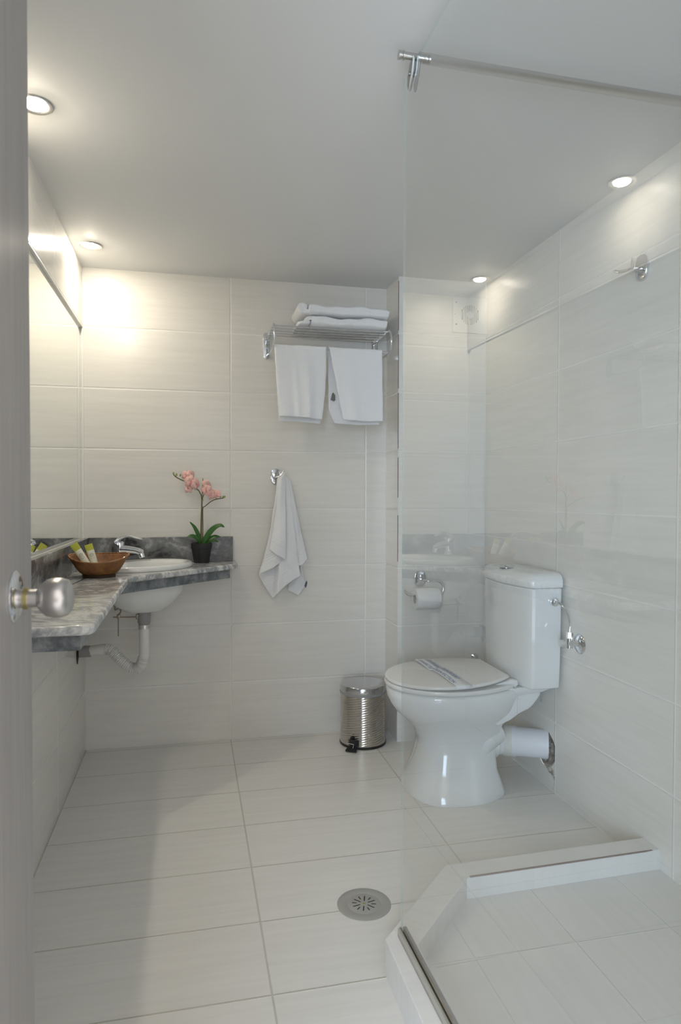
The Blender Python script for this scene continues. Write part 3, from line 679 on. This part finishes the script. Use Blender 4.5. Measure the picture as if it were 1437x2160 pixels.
# hand towel gathered on the hook: one sheet pleated through a run of columns
cols = [  # top x, top y, mid (x,z-fraction .5), bottom x, y, z
    (.838, -.062, .828, .797, -.078, .876), (.854, -.070, .846, .835, -.088, .848), (.871, -.066, .873, .872, -.082, .828),
    (.868, -.056, .86, .850, -.062, .812), (.848, -.052, .840, .815, -.060, .788), (.838, -.048, .812, .752, -.050, .760),
    (.846, -.042, .808, .782, -.030, .705), (.858, -.040, .838, .820, -.034, .645),
    (.866, -.052, .858, .838, -.058, .672), (.876, -.057, .885, .885, -.066, .716), (.889, -.054, .915, .944, -.062, .753),
    (.886, -.046, .905, .922, -.046, .712), (.880, -.036, .895, .890, -.020, .682), (.884, -.034, .91, .942, -.018, .652), (.890, -.034, .925, .975, -.022, .706),
    (.894, -.036, .927, .950, -.034, .780), (.899, -.042, .938, .981, -.042, .831), (.892, -.046, .925, .955, -.052, .80), (.886, -.047, .91, .930, -.050, .79)]
rows = []; NV = 90
fine = []
for i in range(len(cols)-1):
    for k in range(5):
        t = k/5; fine.append(tuple(a+(b-a)*t for a, b in zip(cols[i], cols[i+1])))
fine.append(cols[-1])
for j in range(NV+1):
    v = j/NV; row = []
    for (tx, ty, mx_, bx, by, bz) in fine:
        tz = 1.206-.010*abs(tx-.868)/.02+.012*math.exp(-((tx-.872)/.012)**2)
        xq = (1-v)**2*tx+2*v*(1-v)*(2*mx_-.5*(tx+bx))+v*v*bx
        z = tz+(bz-tz)*v; y = ty+(by-ty)*min(1, v*1.4)
        row.append(fuzz((xq, y-.004*math.sin(v*7+tx*90)-(.0016*math.sin((v-.80)*2*PI/.028) if .80 < v < .884 else 0), z), .0016, 30))
    rows.append(row)
cap = [fuzz((.868+(r_.x-.868)*.75, -.044+(r_.y+.044)*.5, r_.z+.008), .001) for r_ in rows[0]]
mb = MB(); mb.grid([cap]+rows)
ht = mb.build('hand_towel', M_TOWEL, label='white hand towel hanging in folds from the chrome hook on the back wall', cat='towel', smooth=80, base=(.86, -.04, .645),
    mods=[('SOLIDIFY', dict(thickness=.0035, offset=0)), ('SUBSURF', dict(levels=1, render_levels=1))])
MB().prism([(.968, .700), (.974, .690), (.981, .712), (.979, .724), (.973, .715)], 'y', -.028, -.030).build('sewn_label', M_LABEL, ht, smooth=0, label='small dark sewn label')

# ================================================================ PEDAL BIN
PC = Vector((1.216, -.157, 0))
pb = thing('pedal_bin', PC, 'small shiny steel pedal bin on the floor beside the toilet', 'waste bin')
mb = MB(); rows = []; NS = 180
for z in [.010+.222*i/130 for i in range(131)]:
    row = []
    for k in range(NS):
        a = 2*PI*k/NS; rip = .0008*math.sin(z*2*PI/.0105 - a*13)*min(1, (z-.01)/.012, (.232-z)/.006) if .01 < z < .232 else 0
        row.append((PC.x+(.1035+rip)*math.cos(a), PC.y+(.1035+rip)*math.sin(a), z))
    rows.append(row)
mb.loft(rows); mb.build('bin_body', mat('polished_steel', (.58, .545, .50), .13, 1), pb, smooth=80)
MB().lathe([(.0, .001), (.104, .001), (.1055, .004), (.1055, .011), (.103, .012), (0, .012)], PC, seg=64).build('base_ring', M_BLACK, pb)
MB().lathe([(.098, .231), (.1045, .231), (.1055, .236), (.1045, .241), (.098, .241), (.098, .231)], PC, seg=64, cap=False).build('inner_rim', M_GREYP, pb)
MB().lathe([(.0, .281), (.05, .280), (.09, .275), (.100, .272), (.1035, .268), (.1045, .255), (.1045, .242), (.1035, .2405), (.0, .2405)][::-1], PC, seg=72).build('lid', mat('lid_steel', (.62, .62, .63), .16, 1), pb)
pd = Vector((-.52, -.854, 0)); sd = Vector((.854, -.52, 0)); b0 = PC+pd*.100+Vector((-.012, 0, 0))
mb = MB()
def bar4(mb, a, b, w1, w2, z1, z2, th):
    mb.loft([[a+sd*-w1+Vector((0, 0, z1)), a+sd*w1+Vector((0, 0, z1)), a+sd*w1+Vector((0, 0, z1+th)), a+sd*-w1+Vector((0, 0, z1+th))], [b+sd*-w2+Vector((0, 0, z2)), b+sd*w2+Vector((0, 0, z2)), b+sd*w2+Vector((0, 0, z2+th)), b+sd*-w2+Vector((0, 0, z2+th))]])
bar4(mb, b0+pd*.010, b0+pd*.040, .020, .025, .013, .004, .006); mb.build('pedal', M_BLACK, pb, smooth=0, label='black pedal')
mb = MB(); bar4(mb, b0-pd*.002, b0+pd*.012, .024, .012, .016, .020, .028); bar4(mb, b0-pd*.004+sd*-.006, b0+pd*.004+sd*-.006, .012, .005, .045, .052, .006); mb.build('pedal_bracket', M_BLACK, pb, smooth=0)
MB().tube([b0+sd*-.026+pd*.0+Vector((0, 0, .030)), b0+sd*-.026+pd*.013+Vector((0, 0, .030)), b0+sd*.006+pd*.014+Vector((0, 0, .028)), b0+sd*.006+pd*.03+Vector((0, 0, .016))], .0022, 8).build('pedal_rod', M_CHROME, pb)

# ================================================================ TOILET
TY = -.672
to = thing('toilet', (1.42, TY, 0), 'white close-coupled toilet with closed lid, standing against the right wall', 'toilet')
def egg(x0, x1, w_, wb, z, n=44, e=2.0):
    """front tip x0, back x1, half width w_ in the middle, wb at the back"""
    xm = x0+(x1-x0)*.52; out = []
    for k in range(n+1):
        a = -PI/2+PI*k/n; c, s_ = math.cos(a), math.sin(a)
        out.append((xm-(xm-x0)*abs(c)**(2/e), TY+w_*math.copysign(abs(s_)**(2/e), s_), z))
    back = []
    m = 14
    for k in range(1, m+1): t = k/m; back.append((xm+(x1-xm)*t, TY+(w_-(w_-wb)*t**2.2), z))
    for k in range(1, 6): back.append((x1, TY+wb-(2*wb)*k/6, z))
    for k in range(m, 0, -1): t = k/m; back.append((xm+(x1-xm)*t, TY-(w_-(w_-wb)*t**2.2), z))
    return out+back
secs = [(0.0005, 1.250, 1.600, .188, .125, 2.6), (.012, 1.251, 1.600, .186, .125, 2.6), (.035, 1.258, 1.594, .174, .118, 2.6), (.09, 1.278, 1.578, .150, .104, 2.5), (.15, 1.296, 1.574, .129, .094, 2.4), (.20, 1.299, 1.582, .122, .092, 2.3), (.24, 1.282, 1.592, .132, .10, 2.2),
    (.275, 1.248, 1.600, .153, .115, 2.1), (.305, 1.214, 1.61, .174, .13, 2.05), (.335, 1.194, 1.62, .188, .14, 2), (.365, 1.182, 1.63, .195, .145, 2), (.388, 1.179, 1.632, .198, .148, 2), (.398, 1.183, 1.630, .194, .145, 2), (.402, 1.192, 1.62, .186, .138, 2)]
mb = MB(); mb.loft([egg(a, b, w_, wb, z, e=e) for z, a, b, w_, wb, e in secs])
# rear shelf carrying the cistern
prof = [(1.50, .300), (1.565, .262), (1.590, .268), (1.612, .288), (1.65, .305), (1.69, .316), (1.708, .330), (1.722, .352), (1.735, .380), (1.758, .392), (1.760, .406), (1.50, .404)]
mb.prism(prof, 'y', TY-.132, TY+.132, .006)
mb.prism([(1.50, .372), (1.62, .375), (1.735, .386), (1.768, .394), (1.768, .408), (1.50, .404)], 'y', TY-.150, TY+.150, .004)
mb.box((1.642, TY-.138, .306), (1.650, TY-.130, .386), .002)
# raised swirl of the moulded trapway and outlet spigot
for s_ in (-1, 1):
    mb.tube(smoothpath([(1.600, TY+s_*.045, .215), (1.54, TY+s_*.066, .19), (1.49, TY+s_*.078, .14), (1.455, TY+s_*.092, .075), (1.44, TY+s_*.10, .03)], 6), [.047+.002*math.sin(i/3) for i in range(25)], 24)
mb.tube(smoothpath([(1.50, TY, .17), (1.58, TY, .163), (1.62, TY-.003, .162), (1.655, TY-.008, .160)], 5), [.075]*5+[.066]*5+[.056]*6, 36)
pan = mb.build('pan', M_CERAM, to, smooth=55)
mb = MB(); mb.ball((1.395, TY-.155, .060), .006, (1, 1, .9), 12); mb.build('floor_bolt_cap', M_SEAT, pan)
# seat and lid
def plate(mb, x0, x1, w_, wb, zf, zb, th, bev, lift=None):
    def tl(lp, dz, k):
        out = []
        for x, y, z in lp:
            t = (x-x0)/(x1-x0); zz = zf+(zb-zf)*t+dz
            out.append((1.40+(x-1.40)*k, TY+(y-TY)*k, zz))
        return out
    L = egg(x0, x1, w_, wb, 0)
    mb.loft([tl(L, 0, .985), tl(L, bev, 1.0), tl(L, th-bev, 1.0), tl(L, th-bev*.3, .992), tl(L, th, .975)])
mb = MB(); plate(mb, 1.172, 1.636, .203, .135, .4035, .4045, .016, .004)
# raised hinge ears at the rear corners of the seat
for s_ in (-1, 1):
    mb.prism([(1.50, .405), (1.56, .4045), (1.625, .4045), (1.642, .416), (1.638, .432), (1.615, .436), (1.56, .424)], 'y', TY+s_*.143, TY+s_*.113, .003)
mb.build('seat', M_SEAT, to, smooth=45)
mb = MB(); plate(mb, 1.175, 1.612, .205, .128, .421, .438, .012, .0035); mb.build('lid', M_SEAT, to, smooth=45)
for s_ in (-1, 1): MB().cyl((1.625, TY+s_*.145, .404), (1.625, TY+s_*.145, .412), .007, seg=12).build('hinge_bolt', M_CHROME, to)
# cistern
def cist(z, kx=0, k=1.0, grow=0):
    x1 = XR-.010; g = grow
    half = [(x1, -.208-g), (1.672-g, -.208-g), (1.662-g, -.203-g), (1.655-g, -.193), (1.646-g, -.155), (1.636-g, -.105), (1.629-g, -.05), (1.627-g, 0)]
    pts = half+[(x, -y) for x, y in reversed(half[:-1])]
    return [(x1-(x1-x)*(1-kx), TY+y*k, z) for x, y in pts]
mb = MB(); mb.loft([cist(.4075, .06, .93), cist(.418, .04, .95), cist(.50, .02, .972), cist(.65, .008, .988), cist(.781, 0, 1.0)])
mb.build('cistern', M_CERAM, to, smooth=25, mods=[('BEVEL', dict(width=.006, segments=3, limit_method='ANGLE', angle_limit=math.radians(35)))])
mb = MB(); mb.loft([cist(.7822, 0, 1.0, .002), cist(.786, 0, 1.0, .004), cist(.812, 0, 1.0, .003), cist(.826, .045, .965, 0), cist(.834, .14, .88, 0), cist(.836, .3, .7, 0)])
mb.build('cistern_lid', M_CERAM, to, smooth=50)
MB().lathe([(.0, .008), (.012, .0085), (.015, .006), (.017, .0045), (.026, .0035), (.029, .001), (.029, 0), (0, 0)][::-1], (1.665, TY+.01, .8365), seg=32).build('flush_button', M_CHROME, to)
mb = MB(); mb.cyl((1.735, TY-.14, .345), (1.735, TY-.14, .392), .0028, seg=8); mb.build('fixing_bolt', M_GREYP, to)

# outlet pipe
so = thing('soil_pipe', (1.72, -.71, .08), 'thick white plastic waste pipe from the toilet into the broken hole in the right wall', 'pipe')
A_, B_ = Vector((1.650, TY-.007, .1605)), Vector((1.800, -.752, .158)); dv = (B_-A_).normalized()
MB().tube([A_, A_+dv*.022, A_+dv*.0221, A_+dv*.030], [.0575, .0610, .0600, .0590], 40).build('rubber_collar', mat('cream_rubber', (.74, .72, .66), .5), so)
MB().tube([A_+dv*.0302, A_+dv*.045, A_+dv*.052, B_], [.0585, .0585, .0545, .0545], 40).build('pipe', M_PVC, so)

# paper band across the lid with printed words
def lidz(x): return .421+.012+(.017)*(x-1.166)/(.446)
bd = thing('paper_seal_band', (1.40, TY, lidz(1.4)), 'white paper hygiene band with blue print laid across the toilet lid', 'paper band')
def bandmesh(pts, wd, name):
    """pts: (x,y,dz) centre line of a flat strip of half width wd along x"""
    mb = MB(); rows = []
    for x, y, z in pts: rows.append([(x-wd, y, z), (x+wd, y, z)])
    mb.grid(rows); return mb.build(name, M_BAND, bd, smooth=60, mods=[('SOLIDIFY', dict(thickness=.0006, offset=1))])
def LX(y): return 1.385+.055*(-(y-TY)-.0)*.45   # the band runs slightly askew
far = [(1.388, TY+.2075, lidz(1.39)-.008), (1.388, TY+.203, lidz(1.39)+.0012)]+[(1.388-.002*k/8, TY+.19-.165*k/8, lidz(1.374)+.0014+.002*math.sin(PI*k/8)) for k in range(9)]
near = [(1.394+.004*k/10, TY+.045-.225*k/10, lidz(1.394)+.0026+.004*math.sin(PI*k/10)**2) for k in range(11)]+[(1.400, TY-.199, lidz(1.40)+.0014), (1.401, TY-.2045, lidz(1.40)-.002), (1.401, TY-.2050, lidz(1.40)-.011)]
bandmesh(far, .032, 'paper_strip'); bandmesh(near, .030, 'paper_strip')
def text(body, x, y, size, z0, width=None, name='printed_words'):
    cu = bpy.data.curves.new('t', 'FONT'); cu.body = body; cu.size = size; cu.align_x = 'LEFT'; cu.offset = .0003
    ob = bpy.data.objects.new('t', cu); COL.objects.link(ob); bpy.context.view_layer.update()
    me = bpy.data.meshes.new_from_object(ob.evaluated_get(bpy.context.evaluated_depsgraph_get())); bpy.data.objects.remove(ob)
    xs = [v.co.x for v in me.vertices]; w0 = max(xs)-min(xs); k = (width/w0) if width else 1
    mb = MB(); mb.bm.from_mesh(me); bpy.data.meshes.remove(me)
    for v in mb.bm.verts:
        u, h_ = v.co.x*k, v.co.y; yy = y-u
        zz = z0(x+h_, yy); v.co = Vector((x+h_, yy, zz))
    return mb.build(name, M_INK, bd, smooth=0)
zf_ = lambda x, y: lidz(1.374)+.0014+.002*math.sin(PI*min(1, max(0, (TY+.19-y)/.165)))+.0009
zn_ = lambda x, y: lidz(1.394)+.0026+.004*math.sin(PI*min(1, max(0, (TY+.045-y)/.225)))**2+.0009
text('ΑΠΟΛΥΜΑΝΘΗΚΕ', 1.394, TY+.190, .022, zf_, .160); text('DISINFECTED', 1.364, TY+.188, .022, zf_, .150)
text('DESINFICIERT', 1.402, TY+.040, .023, zn_, .165); text('DESINFECTION', 1.372, TY+.040, .023, zn_, .205)

# water supply valve
av = thing('angle_valve', (XR, -.975, .57), 'chrome water valve and bent supply tube beside the toilet cistern', 'valve')
MB().lathe([(.0, 0), (.034, 0), (.0345, .003), (.030, .008), (.014, .012), (.0, .012)], (XR-.0003, -.985, .598), (-1, 0, 0), 40).build('wall_flange', M_CHROME, av)
mb = MB(); mb.cyl((XR-.008, -.985, .600), (XR-.045, -.977, .600), .0095, seg=20); mb.cyl((1.752, -.975, .583), (1.752, -.975, .620), .0105, seg=20); mb.cyl((1.752, -.975, .618), (1.752, -.975, .640), .0125, .0115, seg=6)
mb.build('valve_body', M_CHROME, av)
MB().cyl((1.735, -.973, .601), (1.716, -.970, .601), .0125, .0135, seg=10).build('handle', M_CHROME, av)
MB().tube(smoothpath([(1.745, -.886, .731), (1.745, -.902, .733), (1.752, -.925, .725), (1.758, -.950, .700), (1.757, -.968, .67), (1.752, -.975, .636)], 6), .0048, 12).build('supply_tube', M_CHROME, av)
MB().lathe([(0, 0), (.015, 0), (.015, .010), (.010, .012), (0, .012)], (1.745, -.8815, .731), (0, -1, 0), 20).build('hose_nut', M_CHROME, av)
# small chrome outlet seen just behind the lid
o_ = thing('wall_stub', (1.742, YJ, .36), 'tiny chrome pipe stub on the wall just behind the toilet lid', 'pipe stub')
mb = MB(); mb.lathe([(0, 0), (.016, 0), (.016, .004), (.009, .008), (.009, .022), (.0, .024)], (1.742, YJ-.0003, .372), (0, -1, 0), 20); mb.build('cap', M_CHROME, o_)

# ================================================================ TOILET PAPER
ph = thing('toilet_paper_holder', (1.47, YJ, .69), 'chrome toilet paper holder on the wall behind the toilet', 'paper holder')
MB().prism(barrel(1.472, .741, .0285, .0345), 'y', YJ-.0005, YJ-.010, .004).build('back_plate', M_CHROME, ph)
mb = MB(); mb.tube(smoothpath([(1.476, YJ-.009, .739), (1.478, YJ-.040, .738), (1.488, YJ-.056, .737), (1.510, YJ-.062, .736)], 5), .0052, 12)
mb.tube(smoothpath([(1.508, YJ-.062, .736), (1.532, YJ-.062, .736), (1.552, YJ-.062, .728), (1.562, YJ-.062, .710), (1.560, YJ-.063, .689), (1.545, YJ-.064, .6765), (1.520, YJ-.064, .675), (1.45, YJ-.064, .675), (1.405, YJ-.064, .677), (1.388, YJ-.064, .685), (1.378, YJ-.064, .699)], 6), .0052, 12)
mb.build('arm', M_CHROME, ph)
rl = thing('toilet_roll', (1.482, YJ-.064, .62), 'white toilet roll hanging on the chrome holder', 'toilet roll')
RC = Vector((1.427, YJ-.064, .659))
MB().lathe([(.0215, 0), (.046, 0), (.0475, .003), (.0475, .107), (.046, .110), (.0215, .110), (.0215, 0)], RC, (1, 0, 0), 48, cap=False).build('paper', M_PAPER, rl)
MB().lathe([(.0213, .001), (.0213, .109), (.0208, .109), (.0208, .001), (.0213, .001)], RC, (1, 0, 0), 32, cap=False).build('core', M_CARD, rl)

# ================================================================ EXTRACTOR FAN
fn = thing('extractor_fan', (1.704, YJ, 1.863), 'square white extractor fan with round slatted grille high in the right corner', 'fan')
FC = (1.704, 1.945); R0 = .045
mb = MB(); bm = mb.bm
ev = []
sq = [(1.621, 1.864), (1.787, 1.864), (1.787, 2.024), (1.621, 2.024)]
for lp in (sq, [(FC[0]+R0*math.cos(2*PI*k/40), FC[1]+R0*math.sin(2*PI*k/40)) for k in range(40)]):
    vs = [bm.verts.new((x, YJ-.014, z)) for x, z in lp]
    for i in range(len(vs)): ev.append(bm.edges.new((vs[i], vs[(i+1) % len(vs)])))
bmesh.ops.triangle_fill(bm, use_beauty=True, edges=ev, normal=(0, -1, 0))
g = bmesh.ops.extrude_face_region(bm, geom=list(bm.faces))
for v in [e_ for e_ in g['geom'] if isinstance(e_, bmesh.types.BMVert)]: v.co.y += .0135
mb.build('frame', M_FAN, fn, smooth=30)
MB().cyl((FC[0], YJ-.0022, FC[1]), (FC[0], YJ-.0006, FC[1]), R0, seg=40).build('opening_shade', mat('fan_painted_shade', (.10, .095, .08), .7), fn, smooth=30)  # flat dark disc: the shade behind the slats is put into its colour
mb = MB()
for k in range(-5, 6):
    x = FC[0]+k*.0084; hh = math.sqrt(max(0, R0**2-(x-FC[0])**2))
    if hh > .004: mb.box((x-.0027, YJ-.0145, FC[1]-hh), (x+.0027, YJ-.006, FC[1]+hh))
mb.cyl((FC[0], YJ-.0150, FC[1]), (FC[0], YJ-.006, FC[1]), .016, seg=24)
mb.build('grille', M_FAN, fn, smooth=0)
for x, z, r_ in ((1.636, 1.999, .003), (1.630, 1.945, .0018), (1.6375, 1.900, .0038)): MB().cyl((x, YJ-.0140, z), (x, YJ-.0148, z), r_, seg=12).build('indicator', M_GREYP, fn, smooth=0)

# ================================================================ FLOOR DRAIN
dr = thing('floor_drain', (.915, -1.338, 0), 'round grey metal floor drain with slots in a star pattern', 'drain')
MB().lathe([(.0, .0022), (.044, .0022), (.046, .0014), (.048, .0022), (.070, .0022), (.0735, .0012), (.0735, .0002), (0, .0002)][::-1], (.915, -1.338, 0), seg=64).build('cover', bump_noise(mat('dull_zinc', (.46, .455, .43), .5, .5), 40, .2, .001), dr, smooth=30)
mb = MB()
for k in range(12):
    a = 2*PI*k/12+.22; r0, r1 = ((.0115, .033) if k % 2 == 0 else (.020, .033)); d_ = Vector((math.cos(a), math.sin(a), 0)); s_ = Vector((-d_.y, d_.x, 0))*.0015; c = Vector((.915, -1.338, .00235))
    mb.loft([[c+d_*r0-s_, c+d_*r0+s_, c+d_*r0+s_+Vector((0, 0, .0002)), c+d_*r0-s_+Vector((0, 0, .0002))], [c+d_*r1-s_, c+d_*r1+s_, c+d_*r1+s_+Vector((0, 0, .0002)), c+d_*r1-s_+Vector((0, 0, .0002))]])
mb.build('slot', M_BLACK, dr, smooth=0)
MB().lathe([(0, 0), (.004, 0), (.0035, .001), (0, .0015)], (.915, -1.338, .0022), seg=16).build('screw', M_BRASS, dr, label='brass coloured screw')
bpy.context.view_layer.update()
